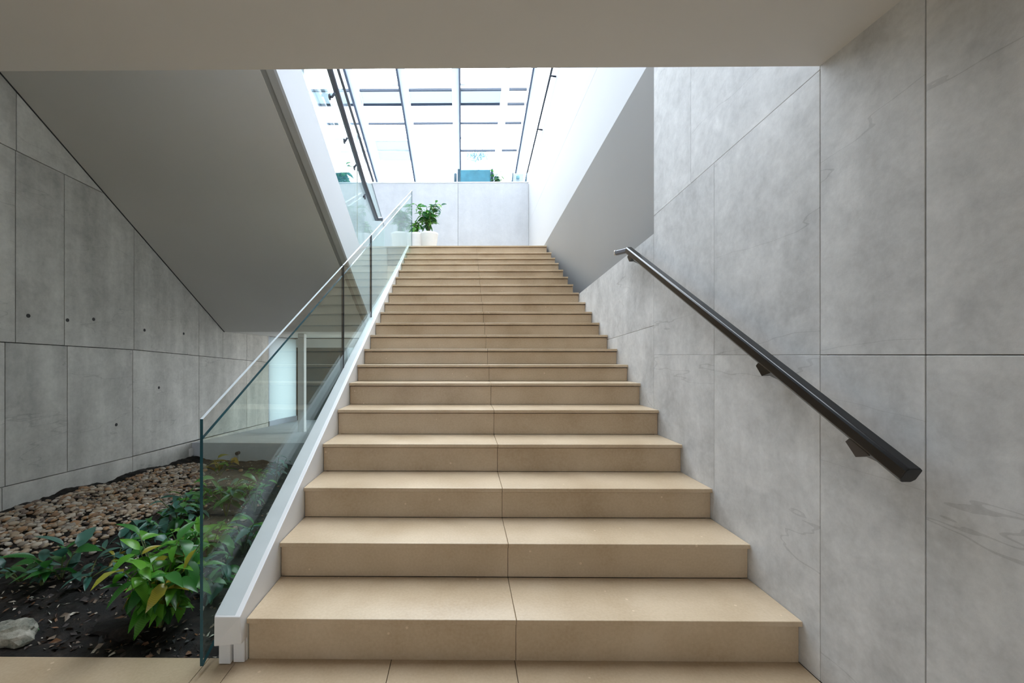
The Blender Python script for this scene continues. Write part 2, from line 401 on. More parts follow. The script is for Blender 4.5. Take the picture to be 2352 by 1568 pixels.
def quadL(x0, x1, f0, f1, m='concL'):
    """panel between two picture columns and two joint lines, on the left wall plane"""
    pts = [pxL(x0, f0(x0)), pxL(x1, f0(x1)), pxL(x1, f1(x1)), pxL(x0, f1(x0))]
    panelX(XL, pts, M[m], wl, sgn=-1, gap=.003)
fA = lambda x: lin(A, x); fB = lambda x: lin(Bl, x); fC = lambda x: lin(Cc, x)
def fTop(x):     # well above the soffit
    return fB(x) - 460 if x < 210 else min(fB(x) - 60, 430)
up = [-1500, -500, 36, 148, 308, 457, 512, 567, 617]
for x0, x1 in zip(up, up[1:]):
    if x1 <= 310:
        quadL(x0, x1, fA, fB)
    else:
        quadL(x0, x1, fA, lambda x: min(fB(x), 470 if x > 309 else 1000))
top_cols = [-1500, 38, 308]
for x0, x1 in zip(top_cols, top_cols[1:]):
    zz = [pxL(x0, fB(x0)), pxL(x1, fB(x1)), None, None]
    panelX(XL, [zz[0], zz[1], (zz[1][0], 4.5), (zz[0][0], 4.5)], M['concL'], wl, sgn=-1, gap=.003)
lo = [-1500, -500, 12, 155, 305, 457, 567, 617]
for x0, x1 in zip(lo, lo[1:]):
    quadL(x0, x1, fC, fA)
ba = [-1500, -500, 5, 305, 617]
for x0, x1 in zip(ba, ba[1:]):
    pts = [pxL(x0, fC(x0)), pxL(x1, fC(x1))]
    panelX(XL, [(pts[0][0], -1.45), (pts[1][0], -1.45), pts[1], pts[0]], M['concL'], wl, sgn=-1, gap=.003)
# behind the camera
q = pxL(-1500, 800)[0]
for a_, c_ in ((-4.6, -2.9), (-2.9, -1.2), (-1.2, .3), (.3, q)):
    panelX(XL, [(a_, 0), (c_, 0), (c_, 1.6), (a_, 1.6)], M['concL'], wl, sgn=-1, gap=.003)
    panelX(XL, [(a_, -1.23), (c_, -1.23), (c_, 0), (a_, 0)], M['concL'], wl, sgn=-1, gap=.003)
# tie holes
for x, y in ((155, 735), (215, 733), (332, 758), (422, 766), (267, 975), (365, 890), (65, 725)):
    p = onX(XL, x, y); r = .016
    poly = [(XL + .0008, p.y + r * math.cos(t), p.z + r * math.sin(t)) for t in [k * math.pi / 5 for k in range(10)]]
    MB().prism(poly, (-.002, 0, 0)).build('tie_hole', M['joint'], wl)
# window in the left wall beyond the concrete
d1 = 8.35
w1 = empty('window_1', (XL, dwin0, 0)); tag(w1, 'tall bright frosted window at the far end of the left wall', 'window', kind='structure')
zf = lambda d: pxL(617, 970)[1] if d < 8 else pxL(687, 955)[1]
b = MB(); b.prism([P(XL - .02, dwin0 + .04, zf(7) + .02), P(XL - .02, d1, zf(8.3) + .02), P(XL - .02, d1, .32), P(XL - .02, dwin0 + .04, .32)], (-.01, 0, 0))
b.build('pane', M['frost'], w1)
b = MB(); b.box((XL - .05, dwin0, -.2), (XL, dwin0 + .03, EYE + .33)); b.prism([P(XL - .05, dwin0, zf(7) - .10), P(XL - .05, d1, zf(8.3) - .10), P(XL - .05, d1, zf(8.3) + .02), P(XL - .05, dwin0, zf(7) + .02)], (.05, 0, 0))
b.build('window_frame', M['frame'], w1)

# --- ceiling above the viewer and the bulkhead behind its edge
DC = 1.555; ZC = 1.0885
b = MB(); b.box((XL, -4.6, EYE + ZC), (XR, DC, EYE + ZC + .28)); st(b, 'ceiling', M['ceil']).__setitem__('label', 'flat warm grey ceiling over the foot of the stairs')
b = MB(); b.box((XL - .4, DC - .3, EYE + ZC + .281), (3.3, DC, 11.3)); st(b, 'wall_front', M['white'])
# rear wall with an unseen window opening, sized for the light from behind
b = MB(); b.box((XL, -4.7, 0), (-2.2, -4.5, 2.32)); b.box((.2, -4.7, 0), (XR, -4.5, 2.32)); b.box((-2.2, -4.7, 0), (.2, -4.5, .95)); b.box((-2.2, -4.7, 1.55), (.2, -4.5, 2.32))
st(b, 'wall_rear', M['greywall'])
# closing walls of the upper storey
b = MB(); b.box((3.0, DC, EYE + 3.3), (3.2, 14.8, 11.3)); st(b, 'wall_upper_right', M['white'])
b = MB(); b.box((-4.8, 8.8, EYE + 3.3), (-4.6, 14.8, 9.2)); st(b, 'wall_upper_left', M['white'])
b = MB(); b.box((XR + TH + .3, DC, EYE + 3.3), (3.0, 8.6, EYE + 3.5)); b.box((-4.6, 8.6, EYE + 3.3), (3.0, 14.8, EYE + 3.5)); st(b, 'floor_upper', M['concback'])
b = MB(); b.box((-4.6, 14.6, EYE + 3.5), (3.0, 14.8, EYE + 5.95)); st(b, 'wall_far', M['white'])

# --- floor of stone tiles
b = MB(); b.box((XL, -4.6, -.2), (XR + .02, 1.64, -.031)); b.box((-1.03, 1.63, -.2), (XR, 6.5, -.031))
fl = st(b, 'floor', M['joint']); tag(fl, 'tan limestone floor at the foot of the staircase', 'floor')
xe = [XL, -1.03, -.912, -.29, .207, XR]
de = [-4.6, -3.4, -2.2, -1.0, .2, 1.655]
for i in range(5):
    for j in range(5):
        g = .0012
        bevel(MB().box((xe[i] + g, de[j] + g, -.03), (xe[i + 1] - g, de[j + 1] - g, 0)).build('tile', M['stone'], fl), .001, 1)

# --- the staircase
ys = [1423.0, 1248, 1121, 1020, 941, 879.5, 837.5, 801, 769, 741, 716, 694, 672, 653, 635.5, 619.5, 604, 592, 579.5, 564]
K = 1.63 * (1423.0 - 281)
steps = []
for y in ys:
    d = K / (y - 281); steps.append((d, -(y - 815) * d / F))
stc = empty('staircase', (.24, 1.655, 0)); tag(stc, 'broad straight staircase of tan limestone treads and risers between white stringer and concrete wall', 'staircase')
XS0 = -.868; XM = .212; XS1 = XR - .002; NOSE = .020; TT = .021
for i, (d, z) in enumerate(steps):
    zp = -EYE if i == 0 else steps[i - 1][1]
    last = i == len(steps) - 1
    dn = 8.38 if last else steps[i + 1][0] + NOSE - .001
    for x0, x1 in ((XS0, XM - .0008), (XM + .0008, XS1)):
        bevel(MB().box((x0, d, EYE + z - TT), (x1, dn, EYE + z)).build('tread', M['stone'], stc), .0025, 2)
        bevel(MB().box((x0, d + NOSE, EYE + zp + (.001 if i else 0)), (x1, d + NOSE + .03, EYE + z - TT - .006)).build('riser', M['stone'], stc), .001, 1)
b = MB()
prof = [(1.70, -1.23)]
for i, (d, z) in enumerate(steps):
    prof.append((d + .055, (-EYE if i == 0 else steps[i - 1][1]) - .03)); prof.append((d + .055, z - .03))
prof.append((6.8, steps[-1][1] - .03)); prof.append((6.8, -1.23))
b.prism([P(XS0 + .005, d, z) for d, z in prof], (XS1 - XS0 - .01, 0, 0))
b.build('core', M['joint'], stc)

# landing slab at the top
b = MB(); b.box((XL, 6.62, EYE + 1.45), (XS0 - .002, 8.4, EYE + 1.757)); b.box((XS0 - .002, 6.82, EYE + 1.45), (XR, 8.4, EYE + 1.735)); st(b, 'floor_landing', M['concback'])
# back wall with pale panels
b = MB(); b.box((XL, 8.4 + TH, .9 * EYE + 1.4), (XR + .3, 8.6, EYE + 3.52)); wb = st(b, 'wall_back', M['joint']); tag(wb, 'pale concrete half height wall behind the landing at the top of the stairs', 'wall')
for x0, x1 in ((XL, -.107), (-.107, XR)):
    g = .0025
    bevel(MB().box((x0 + g, 8.4, EYE + 1.757), (x1 - g, 8.4 + TH, EYE + 3.53)).build('panel', M['concback'], wb), .0015, 1)
bevel(MB().box((XL, 8.395, EYE + 3.53), (XR, 8.6, EYE + 3.553)).build('coping', M['white'], wb), .001, 1)

# --- white stringer between the stairs and the glass
def zs(d): return -1.039 + .558 * (d - 1.57)
def xo(d): return -.972 + (d - 1.57) * (.072 / 5.0)
sg = empty('stringer', (-.92, 1.6, 0)); tag(sg, 'white sloping stringer along the left edge of the tan steps', 'stringer')
b = MB(); e0, e1 = 1.60, 6.60
b.hexa([P(xo(e0) + .006, 1.64, -1.23), P(-.871, 1.64, -1.23), P(-.871, 1.64, -1.13), P(xo(e0) + .006, 1.64, -1.13),
        P(xo(e1) + .006, e1, -1.23), P(-.871, e1, -1.23), P(-.871, e1, -1.13), P(xo(e1) + .006, e1, -1.13)])
b.hexa([P(xo(e0), 1.585, -1.135), P(-.871, 1.60, -1.135), P(-.871, e0 - .012, zs(e0)), P(xo(e0), e0 - .012, zs(e0)),
        P(xo(e1), e1, -1.135), P(-.871, e1, -1.135), P(-.871, e1, zs(e1)), P(xo(e1), e1, zs(e1))])
bevel(b.build('side_board', M['string'], sg), .003, 2)
b = MB(); g0 = 1.592
b.hexa([P(xo(g0) - .002, g0, zs(g0) - .02), P(-.890, g0, zs(g0) - .02), P(-.890, g0, zs(g0) + .007), P(xo(g0) - .002, g0, zs(g0) + .007),
        P(xo(e1) - .002, e1, zs(e1) - .02), P(-.890, e1, zs(e1) - .02), P(-.890, e1, zs(e1) + .007), P(xo(e1) - .002, e1, zs(e1) + .007)])
bevel(b.build('capping', M['cap'], sg), .003, 2)
b = MB(); b.box((-.972, 1.618, .002), (-.925, 1.639, .094)); b.box((-.92, 1.628, .002), (-.874, 1.639, .094))
bevel(b.build('end_block', M['string'], sg), .002, 1)

# --- lower glass balustrade
def xg(d): return -1.015 + .0322 * (d - 1.569)
def zg(d): return -.247 + .573 * (d - 1.569)
def zgb(d): return max(-1.229, zs(d) - .16)
gb = empty('glass_balustrade', (-1.015, 1.569, 0)); tag(gb, 'green tinted frameless glass balustrade beside the main staircase above the planting bed', 'balustrade')
CAP = .078
def gpane(d0, d1, lo_f, hi_f, m, name, th=.012, side=1):
    ds = [d0, (d0 + d1) / 2, d1]
    if name == 'glass_pane' and d0 < 1.7: ds = [d0, 1.80, d1]
    v = []; f = []; fm = []
    for d in ds:
        for dx in (0, th):
            v.append(P(xg(d) + dx, d, lo_f(d))); v.append(P(xg(d) + dx, d, hi_f(d)))
    for i in range(len(ds) - 1):
        a = i * 4; c = a + 4
        f += [(a, c, c + 1, a + 1), (a + 2, a + 3, c + 3, c + 2), (a + 1, c + 1, c + 3, a + 3), (a, a + 2, c + 2, c)]; fm += [0, 0, side, 1]
    f += [(0, 1, 3, 2)]; fm += [1]
    e = (len(ds) - 1) * 4; f += [(e, e + 2, e + 3, e + 1)]; fm += [1]
    return mesh_obj(name, v, f, [m, M['glassedge'], M['glasstop']], gb, fm=fm)
segs = [1.569, 3.24, 4.10, 6.71]
for a_, c_ in zip(segs, segs[1:]):
    g_ = .003
    gpane(a_ + (g_ if a_ > 2 else 0), c_ - (g_ if c_ < 6 else 0), zgb, lambda d: zg(d) - CAP, M['glass'], 'glass_pane')
    o = gpane(a_ + (g_ if a_ > 2 else 0), c_ - (g_ if c_ < 6 else 0), lambda d: zg(d) - CAP + .001, zg, M['clear'], 'top_strip', side=2)
    o['label'] = 'clear strip along the top edge of the glass'
for d in (3.24, 4.10):
    b = MB(); b.box((xg(d) - .003, d - .006, EYE + zgb(d)), (xg(d) + .015, d + .006, EYE + zg(d)))
    b.build('joint_seal', M['seal'], gb)
for d in (2.0, 2.9, 3.6, 4.5, 5.3, 6.2):
    b = MB(); b.box((xg(d) + .0125, d - .02, EYE + zs(d) - .11), (xo(d) + .0, d + .02, EYE + zs(d) - .05))
    if xo(d) - .001 > xg(d) + .013: b.build('clamp', M['steel'], gb)

# --- black handrail on the right wall
def sweep(mb, pts, prof, mi=0, side=Vector((1, 0, 0))):
    pts = [Vector(p) for p in pts]; n = len(prof); b0 = len(mb.v)
    for i, p in enumerate(pts):
        t0 = (pts[i] - pts[i - 1]).normalized() if i else (pts[1] - pts[0]).normalized()
        t1 = (pts[i + 1] - pts[i]).normalized() if i < len(pts) - 1 else t0
        t = (t0 + t1).normalized(); u = t.cross(side).normalized() * -1
        for a_, c_ in prof: mb.v.append(p + side * a_ + u * c_)
    for i in range(len(pts) - 1):
        for k in range(n):
            q = b0 + i * n; mb.f.append((q + k, q + (k + 1) % n, q + n + (k + 1) % n, q + n + k)); mb.m.append(mi)
    mb.f.append(tuple(b0 + k for k in range(n - 1, -1, -1))); mb.m.append(mi)
    e = b0 + (len(pts) - 1) * n; mb.f.append(tuple(e + k for k in range(n))); mb.m.append(mi)
XH = 1.262
RP = [(-.024, -.012), (-.012, -.026), (.014, -.026), (.024, -.016), (.024, .02), (.016, .026), (-.018, .026), (-.024, .018)]
hr = empty('handrail', (XR, 1.2, 0)); tag(hr, 'black square section metal handrail on the concrete wall right of the steps', 'handrail')
b = MB(); sweep(b, [P(XH, 1.165, -.341), P(XH, 3.14, .800)], RP); bevel(b.build('rail', M['black'], hr), .003, 2)
b = MB(); sweep(b, [P(XH, 3.141, .800), P(XH, 3.36, .835)], [(x * .8, z * .7) for x, z in RP]); o = b.build('rail_return', M['darkrail'], hr)
b = MB(); sweep(b, [P(XH, 3.361, .836), P(XH, 3.385, .839)], [(x * .9, z * .8) for x, z in RP]); o = b.build('end_cap', M['steel'], hr); o['label'] = 'silver end cap'
def zrail(d): return -.341 + (d - 1.165) * (.800 + .341) / (3.14 - 1.165)
for d, m in ((1.30, M['bracket']), (1.71, M['black']), (3.08, M['black'])):
    z = zrail(d)
    b = MB()
    b.hexa([P(XH - .012, d - .03, z - .048), P(XH + .016, d - .03, z - .048), P(XH + .016, d + .035, z - .005), P(XH - .012, d + .035, z - .005),
            P(XH - .012, d + .015, z - .062), P(XH + .016, d + .015, z - .062), P(XH + .016, d + .05, z - .02), P(XH - .012, d + .05, z - .02)])
    b.hexa([P(XH + .012, d - .01, z - .055), P(XR - .006, d - .012, z - .085), P(XR - .006, d + .022, z - .085), P(XH + .012, d + .022, z - .055),
            P(XH + .012, d - .01, z - .038), P(XR - .006, d - .012, z - .055), P(XR - .006, d + .022, z - .055), P(XH + .012, d + .022, z - .038)])
    br = b.build('bracket', m, hr)
    b = MB(); r = .026
    b.prism([(XR - .006, d + .005 + r * math.cos(t), EYE + z - .07 + r * math.sin(t)) for t in [k * math.pi / 8 for k in range(16)]], (.0055, 0, 0))
    b.build('wall_plate', m, br)

# ------------------------------------------------------------------ upper flight on the left (seen from below)
SZ = lambda d: 3.904 - .618 * d
R0 = lambda d: -1.481 + .036 * (d - 2.962)
R1 = lambda d: R0(d) + .122
uf = empty('upper_flight', (-2.3, 5.79, EYE + .33)); tag(uf, 'grey plastered underside of the upper stair flight slanting down over the planting bed', 'staircase')
da, db = 1.56, 5.785
def slab(xa, xb, dz0, dz1, m, name, d0=da, d1=db, f=SZ, n=1):
    b = MB()
    b.hexa([P(xa(d0), d0, f(d0) + dz0), P(xb(d0), d0, f(d0) + dz0), P(xb(d1), d1, f(d1) + dz0), P(xa(d1), d1, f(d1) + dz0),
            P(xa(d0), d0, f(d0) + dz1), P(xb(d0), d0, f(d0) + dz1), P(xb(d1), d1, f(d1) + dz1), P(xa(d1), d1, f(d1) + dz1)])
    return b.build(name, m, uf)
XLw = lambda d: XL + .012
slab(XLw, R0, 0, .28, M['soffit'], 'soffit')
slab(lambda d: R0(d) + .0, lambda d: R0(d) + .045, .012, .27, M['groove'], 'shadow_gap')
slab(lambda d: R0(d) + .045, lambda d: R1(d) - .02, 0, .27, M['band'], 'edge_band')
flat = lambda d: .33
slab(XLw, R1, 0, .28, M['soffit'], 'soffit', 5.786, 7.9, flat)
# thin dark joint strip along wall and soffit
slab(lambda d: XL + .001, XLw, -.004, .1, M['joint'], 'joint_strip')
# white side board
b = MB()
pts = [(da, SZ(da)), (db, SZ(db)), (6.62, .33), (6.62, 1.757), (5.05, 1.36), (da, SZ(da) + .53)]
front = [Vector(P(R1(d), d, z)) for d, z in pts]; n = len(front)
v = front + [p + Vector((-.02, 0, 0)) for p in front]
# split into planar-ish quads
f = [(0, 1, 4, 5), (1, 2, 3, 4), (n, n + 5, n + 4, n + 1), (n + 1, n + 4, n + 3, n + 2)] + [(i, (i + 1) % n, n + (i + 1) % n, n + i) for i in range(n)]
mesh_obj('side_board', v, f, M['white'], uf)
# steps of the upper flight, hidden from below
nst = 11
for i in range(nst):
    d = 5.0 - i * .30; z = 1.36 + .165 * (i + .4)
    if d - .3 < 1.57: break
    MB().box((XL + .02, d - .30, EYE + SZ(d - .3) + .27), (R1(d) - .03, d - .001, EYE + SZ(d - .3) + .47)).build('step', M['stone'], uf)
b = MB(); b.box((XL + .02, 5.001, EYE + 1.0), (-1.42, 6.61, EYE + 1.3)); b.build('landing_block', M['white'], uf)

# upper glass and its handrail
XU = lambda d: R1(d) - .018
ug = empty('glass_balustrade', (-1.36, 3.2, EYE + 2.3)); tag(ug, 'upper glass balustrade on the white side of the slanting flight', 'balustrade')
def onU(x, y):   # on the skewed plane of the upper glass
    # plane through (R1-.018) : X = a + .036 d
    a = -1.481 + .122 - .018 - .036 * 2.962
    r = ray(x, y); t = a / (r.x - .036 * r.y); return O + r * t
pb0 = [(onU(700, 157).y, None)]
def upane(d0, d1):
    def top_(d):
        p0 = onU(775, 157); p1 = onU(857, 418); p2 = onU(877, 495)
        if d < p1.y: return p0.z + (d - p0.y) * (p1.z - p0.z) / (p1.y - p0.y)
        return p1.z + (d - p1.y) * (p2.z - p1.z) / (p2.y - p1.y)
    lo_ = lambda d: EYE + (SZ(d) + .50 if d < 5.05 else 1.30 + (d - 5.05) * .25)
    v = []; 
    for d in (d0, d1):
        for dx in (0, -.012):
            v.append(Vector((XU(d) + dx, d, lo_(d)))); v.append(Vector((XU(d) + dx, d, top_(d))))
    f = [(0, 4, 5, 1), (2, 3, 7, 6), (1, 5, 7, 3), (0, 2, 6, 4), (0, 1, 3, 2), (4, 6, 7, 5)]
    return mesh_obj('glass_pane', v, f, [M['glass'], M['darkrail'], M['glasstop']], ug, fm=[0, 0, 1, 1, 2, 2])
p_a, p_b, p_c = onU(775, 157), onU(857, 418), onU(877, 495)
for q_ in (p_a, p_b, p_c): q_.z += .012
b = MB(); b.tube([p_a + (p_a - p_b) * .5, p_a, p_b], .017, 8); b.build('edge_rail', M['darkrail'], ug, True)
upane(1.58, 3.30); upane(3.305, 5.04); upane(5.045, 6.5)
uh = empty('handrail', (-1.3, 6.3, EYE + 2.0)); tag(uh, 'dark handrail with round brackets in front of the upper glass balustrade', 'handrail')
ph = [onX(-1.275, 757, 157), onX(-1.275, 800, 300), onX(-1.275, 836, 420), onX(-1.265, 865, 503)]
ext = ph[0] + (ph[0] - ph[1]) * 2.2
b = MB(); b.tube([ext] + ph + [ph[-1] + Vector((.05, .10, .035))], .031, 10); b.build('rail', M['darkrail'], uh, smooth=True)
for x, y in ((768, 215), (797, 318), (817, 380), (838, 448)):
    p = onX(-1.275, x + 2, y - 4)
    b = MB(); b.tube([p + Vector((-.005, 0, -.01)), p + Vector((-.03, 0, -.05)), Vector((XU(p.y) + .004, p.y, p.z - .05))], .012, 8); br = b.build('bracket', M['darkrail'], uh, True)
    b = MB(); q = Vector((XU(p.y) + .001, p.y, p.z - .05)); b.tube([q, q + Vector((.012, 0, 0))], .028, 14); b.build('clamp_disc', M['darkrail'], br)
# handrail on the right upper wall
rh = empty('handrail', (1.30, 7, EYE + 3.6)); tag(rh, 'slim grey handrail along the top of the white right wall under the glass roof', 'handrail')
p0 = onX(1.27, 1268, 157); p1 = onX(1.27, 1211, 396)
b = MB(); b.tube([p0 + (p0 - p1) * .8, p0, p1], .016, 8); b.build('rail', M['framedark'], rh, True)
for x, y in ((1231, 272), (1268, 165)):
    t = (y - 157) / 239; p = p0.lerp(p1, t)
    b = MB(); b.tube([p, p + Vector((.0, 0, -.04)), Vector((XR - .002, p.y, p.z - .05))], .012, 8); b.build('bracket', M['framedark'], rh, True)

# ------------------------------------------------------------------ under the landing at the far left
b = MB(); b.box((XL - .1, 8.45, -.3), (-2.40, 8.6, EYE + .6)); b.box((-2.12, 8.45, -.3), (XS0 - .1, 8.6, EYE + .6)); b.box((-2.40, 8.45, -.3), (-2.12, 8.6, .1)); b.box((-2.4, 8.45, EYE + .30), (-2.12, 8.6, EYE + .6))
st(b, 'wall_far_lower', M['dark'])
w2 = empty('window_2', (-2.26, 8.5, 0)); tag(w2, 'narrow bright window in the dark recess below the landing', 'window', kind='structure')
MB().box((-2.38, 8.50, .1), (-2.14, 8.51, EYE + .30)).build('pane', M['frost'], w2)
b = MB(); b.box((-2.40, 8.46, .1), (-2.38, 8.54, EYE + .3)); b.box((-2.14, 8.46, .1), (-2.12, 8.54, EYE + .3)); b.build('window_frame', M['frame'], w2)
b = MB(); b.box((XL, 8.3, EYE + .15), (-1.0, 8.45, EYE + .33)); st(b, 'trim_1', M['band'])
pz = -1.10 - .073 * (6.33 - 5.1)
b = MB(); b.box((-2.555, 6.29, EYE + pz - .05), (-2.455, 6.39, EYE + .33))
o = bevel(b.build('pillar', M['string']), .01, 2); tag(o, 'slim pale square pillar standing behind the planting bed', 'pillar', kind='structure')
# rear path behind the bed
b = MB(); x0, x1 = XL - .0, -.975
b.hexa([P(x0, 5.1, -1.10), P(x1, 5.1, -1.10), P(x1, 8.45, -1.345), P(x0, 8.45, -1.345), P(x0, 5.1, -1.5), P(x1, 5.1, -1.5), P(x1, 8.45, -1.6), P(x0, 8.45, -1.6)])
st(b, 'path', M['concback']).__setitem__('label', 'pale raised path with a low kerb behind the planting bed')
# kerb fittings
kp = onY(5.085, 435, 1038)
o = MB().box((kp.x - .045, 5.04, kp.z - .05), (kp.x + .05, 5.099, kp.z + .05)); 
kl = bevel(o.build('step_light', M['lamp']), .012, 3); tag(kl, 'small pale wall light box on the low kerb left of the glass edge', 'light')
kd = MB().box((kp.x - .04, 5.035, kp.z - .03), (kp.x - .018, 5.041, kp.z + .03)).build('louvre', M['joint'], kl)
kp = onY(5.085, 547, 1040); tp = empty('tap', (kp.x, 5.1, kp.z)); tag(tp, 'small dark tap with a thin pipe on the pale kerb behind the glass', 'tap')
b = MB(); b.tube([(kp.x, 5.099, kp.z), (kp.x, 5.05, kp.z)], .022, 10); b.build('knob', M['seal'], tp)
b = MB(); b.tube([(kp.x + .01, 5.09, kp.z - .02), (kp.x + .012, 5.085, kp.z - .2)], .008, 6); b.build('pipe', M['pot'], tp)

# ------------------------------------------------------------------ planting bed
def soil_z(x, d):
    s = min(1, max(0, (-x - 1.0) / 2.4))
    z = -1.285 + .15 * s - .075 * max(0, d - 3.0) * (1 if d < 5.2 else 0)
    return z
def soil_n(x, d):
    n_ = noise.noise(Vector((x * 3, d * 3, 1))) * .03 + noise.noise(Vector((x * 11, d * 11, 5))) * .018 + noise.noise(Vector((x * 30, d * 30, 5))) * .008
    edge = min(1, (d - 1.655) / .12) if d < 1.8 else 1
    return soil_z(x, d) + n_ * max(0, edge) + (.035 * max(0, noise.noise(Vector((x * 2.2 + 3, d * 2.2, 8)))) if d > 1.75 else 0)
v = []; f = []; nx, ny = 110, 150
for j in range(ny + 1):
    d = 1.657 + (5.1 - 1.657) * (j / ny) ** 1.15
    for i in range(nx + 1):
        x = XL + .0005 + (-.98 - XL) * i / nx
        v.append((x, d, EYE + soil_n(x, d)))
for j in range(ny):
    for i in range(nx):
        a_ = j * (nx + 1) + i; f.append((a_, a_ + 1, a_ + nx + 2, a_ + nx + 1))
st(MB().box((XL - .3, 1.641, -.6), (-.98, 5.2, -.32)), 'light_leak_slab', M['joint'])  # unseen slab added under the soil to stop light leaking in
so = mesh_obj('soil', v, f, M['soil'], smooth=True); tag(so, 'dark wet soil of the planting bed left of the staircase', 'soil', kind='stuff')

def proj(p):
    r = Vector(p) - O; dd = r.dot(fwd_v); return (CX + F * r.dot(right_v) / dd, CY - F * r.z / dd)

# pebbles
def pebble_mesh(i):
    bm = bmesh.new(); bmesh.ops.create_icosphere(bm, subdivisions=1, radius=1)
    rr = random.Random(i)
    for q in bm.verts:
        q.co = Vector((q.co.x * 1.0, q.co.y * (.7 + .2 * rr.random()), q.co.z * .5)) * (.85 + .3 * rr.random())
    me = bpy.data.meshes.new('pebble'); bm.to_mesh(me); bm.free(); me.materials.append(M['pebble'])
    for p in me.polygons: p.use_smooth = True
    return me
PM = [pebble_mesh(i) for i in range(8)]
def in_pebbles(x, y):
    if y < 1060 or x < -60: return False
    if x > 650: return False
    # picture-space outline of the pebbled area, used only to choose spots on the bed
    poly = [(-60, 1180), (370, 1066), (470, 1066), (470, 1110), (430, 1150), (330, 1190), (250, 1235), (150, 1262), (60, 1275), (-60, 1300)]
    c = False; j = len(poly) - 1
    for i in range(len(poly)):
        if (poly[i][1] > y) != (poly[j][1] > y) and x < (poly[j][0] - poly[i][0]) * (y - poly[i][1]) / (poly[j][1] - poly[i][1]) + poly[i][0]: c = not c
        j = i
    return c
spots = []
tries = 0
while len(spots) < 3000 and tries < 120000:
    tries += 1
    x = random.uniform(XL + .10, -1.2); d = random.uniform(1.9, 5.05)
    p = Vector((x, d, EYE + soil_n(x, d)))
    if in_pebbles(*proj(p)) or (random.random() < .006 and d > 2.1):
        s = random.uniform(.010, .027) if random.random() < .9 else random.uniform(.028, .036)
        spots.append((p, s))
spots.sort(key=lambda t: -(t[1] / t[0].y))
for p, s in spots[:300]:
    o = bpy.data.objects.new('pebble', random.choice(PM)); sc.collection.objects.link(o)
    o.location = p + Vector((0, 0, s * .28)); o.rotation_euler = (random.uniform(-.5, .5), random.uniform(-.5, .5), random.uniform(0, 6.3)); o.scale = (s, s, s)
    tag(o, 'small cream or brown pebble lying on the bed below the left concrete wall', 'pebble', 'pebbles on the planting bed')
v = []; f = []
ico = bmesh.new(); bmesh.ops.create_icosphere(ico, subdivisions=1, radius=1); iv = [q.co.copy() for q in ico.verts]; ifc = [[q.index for q in fc.verts] for fc in ico.faces]; ico.free()
for p, s in spots[300:]:
    R = Matrix.Rotation(random.uniform(0, 6.3), 3, 'Z') @ Matrix.Rotation(random.uniform(-.5, .5), 3, 'X')
    b0 = len(v); k = random.uniform(.6, .9)
    for q in iv: v.append(p + Vector((0, 0, s * .28)) + R @ Vector((q.x * s, q.y * s * k, q.z * s * .5)))
    f += [tuple(b0 + a_ for a_ in fc) for fc in ifc]
o = mesh_obj('gravel', v, f, M['pebble'], smooth=True); tag(o, 'finer cream and brown gravel between the larger pebbles', 'gravel', kind='stuff')
# leaf litter and bark bits
v = []; f = []
for k in range(4500):
    x = random.uniform(XL + .1, -1.03); d = 1.70 + 3.3 * random.random() ** 1.4
    p = Vector((x, d, EYE + soil_n(x, d) + .004))
    if in_pebbles(*proj(p)) and random.random() < .8: continue
    s = random.uniform(.004, .017) if random.random() < .9 else random.uniform(.016, .026)
    R = Matrix.Rotation(random.uniform(0, 6.3), 3, 'Z') @ Matrix.Rotation(random.uniform(-.9, .9), 3, 'X') @ Matrix.Rotation(random.uniform(-.6, .6), 3, 'Y')
    b0 = len(v); wq = random.uniform(.25, .7)
    for q in ((-1, 0, 0), (-.2, -wq, .12), (1, 0, .0), (.1, wq, .15)): v.append(p + R @ (Vector(q) * s))
    f += [(b0, b0 + 1, b0 + 2), (b0, b0 + 2, b0 + 3)]
o = mesh_obj('leaf_litter', v, f, M['litter']); tag(o, 'brown leaf litter and bark scattered over the dark soil', 'leaf litter', kind='stuff')

# leaves
def leaf_mesh(wd, curl, fold, m, n=7, serr=0):
    v = []; f = []
    for i in range(n + 1):
        t = i / n; wv = wd * (math.sin(math.pi * min(1, t ** .8)) ** .85) * (1 - .25 * t) + .004
        if serr and 0 < i < n: wv *= 1 + serr * (1 if i % 2 else -1)
        z = -curl * t * t; y = t * (1 - curl * .25 * t)
        v += [(-wv, y, z + fold * wv), (0, y, z), (wv, y, z + fold * wv)]
    for i in range(n):
        a_ = i * 3; f += [(a_, a_ + 1, a_ + 4, a_ + 3), (a_ + 1, a_ + 2, a_ + 5, a_ + 4)]
    me = bpy.data.meshes.new('leaf'); me.from_pydata(v, [], f); me.materials.append(m)
    for p in me.polygons: p.use_smooth = True
    return me
LM = {}
for key, m in (('B', 'leafB'), ('M', 'leafM'), ('D', 'leafD'), ('Y', 'leafY')):
    LM[key] = [leaf_mesh(.20, .35, .45, M[m]), leaf_mesh(.24, .55, .3, M[m], serr=.07), leaf_mesh(.17, .2, .5, M[m])]
def frame(dirv, upv=Vector((0, 0, 1)), roll=0):
    y = dirv.normalized(); x = y.cross(upv)
    if x.length < 1e-3: x = Vector((1, 0, 0))
    x.normalize(); z = x.cross(y)
    R = Matrix((x, y, z)).transposed()
    return R @ Matrix.Rotation(roll, 3, 'Y')
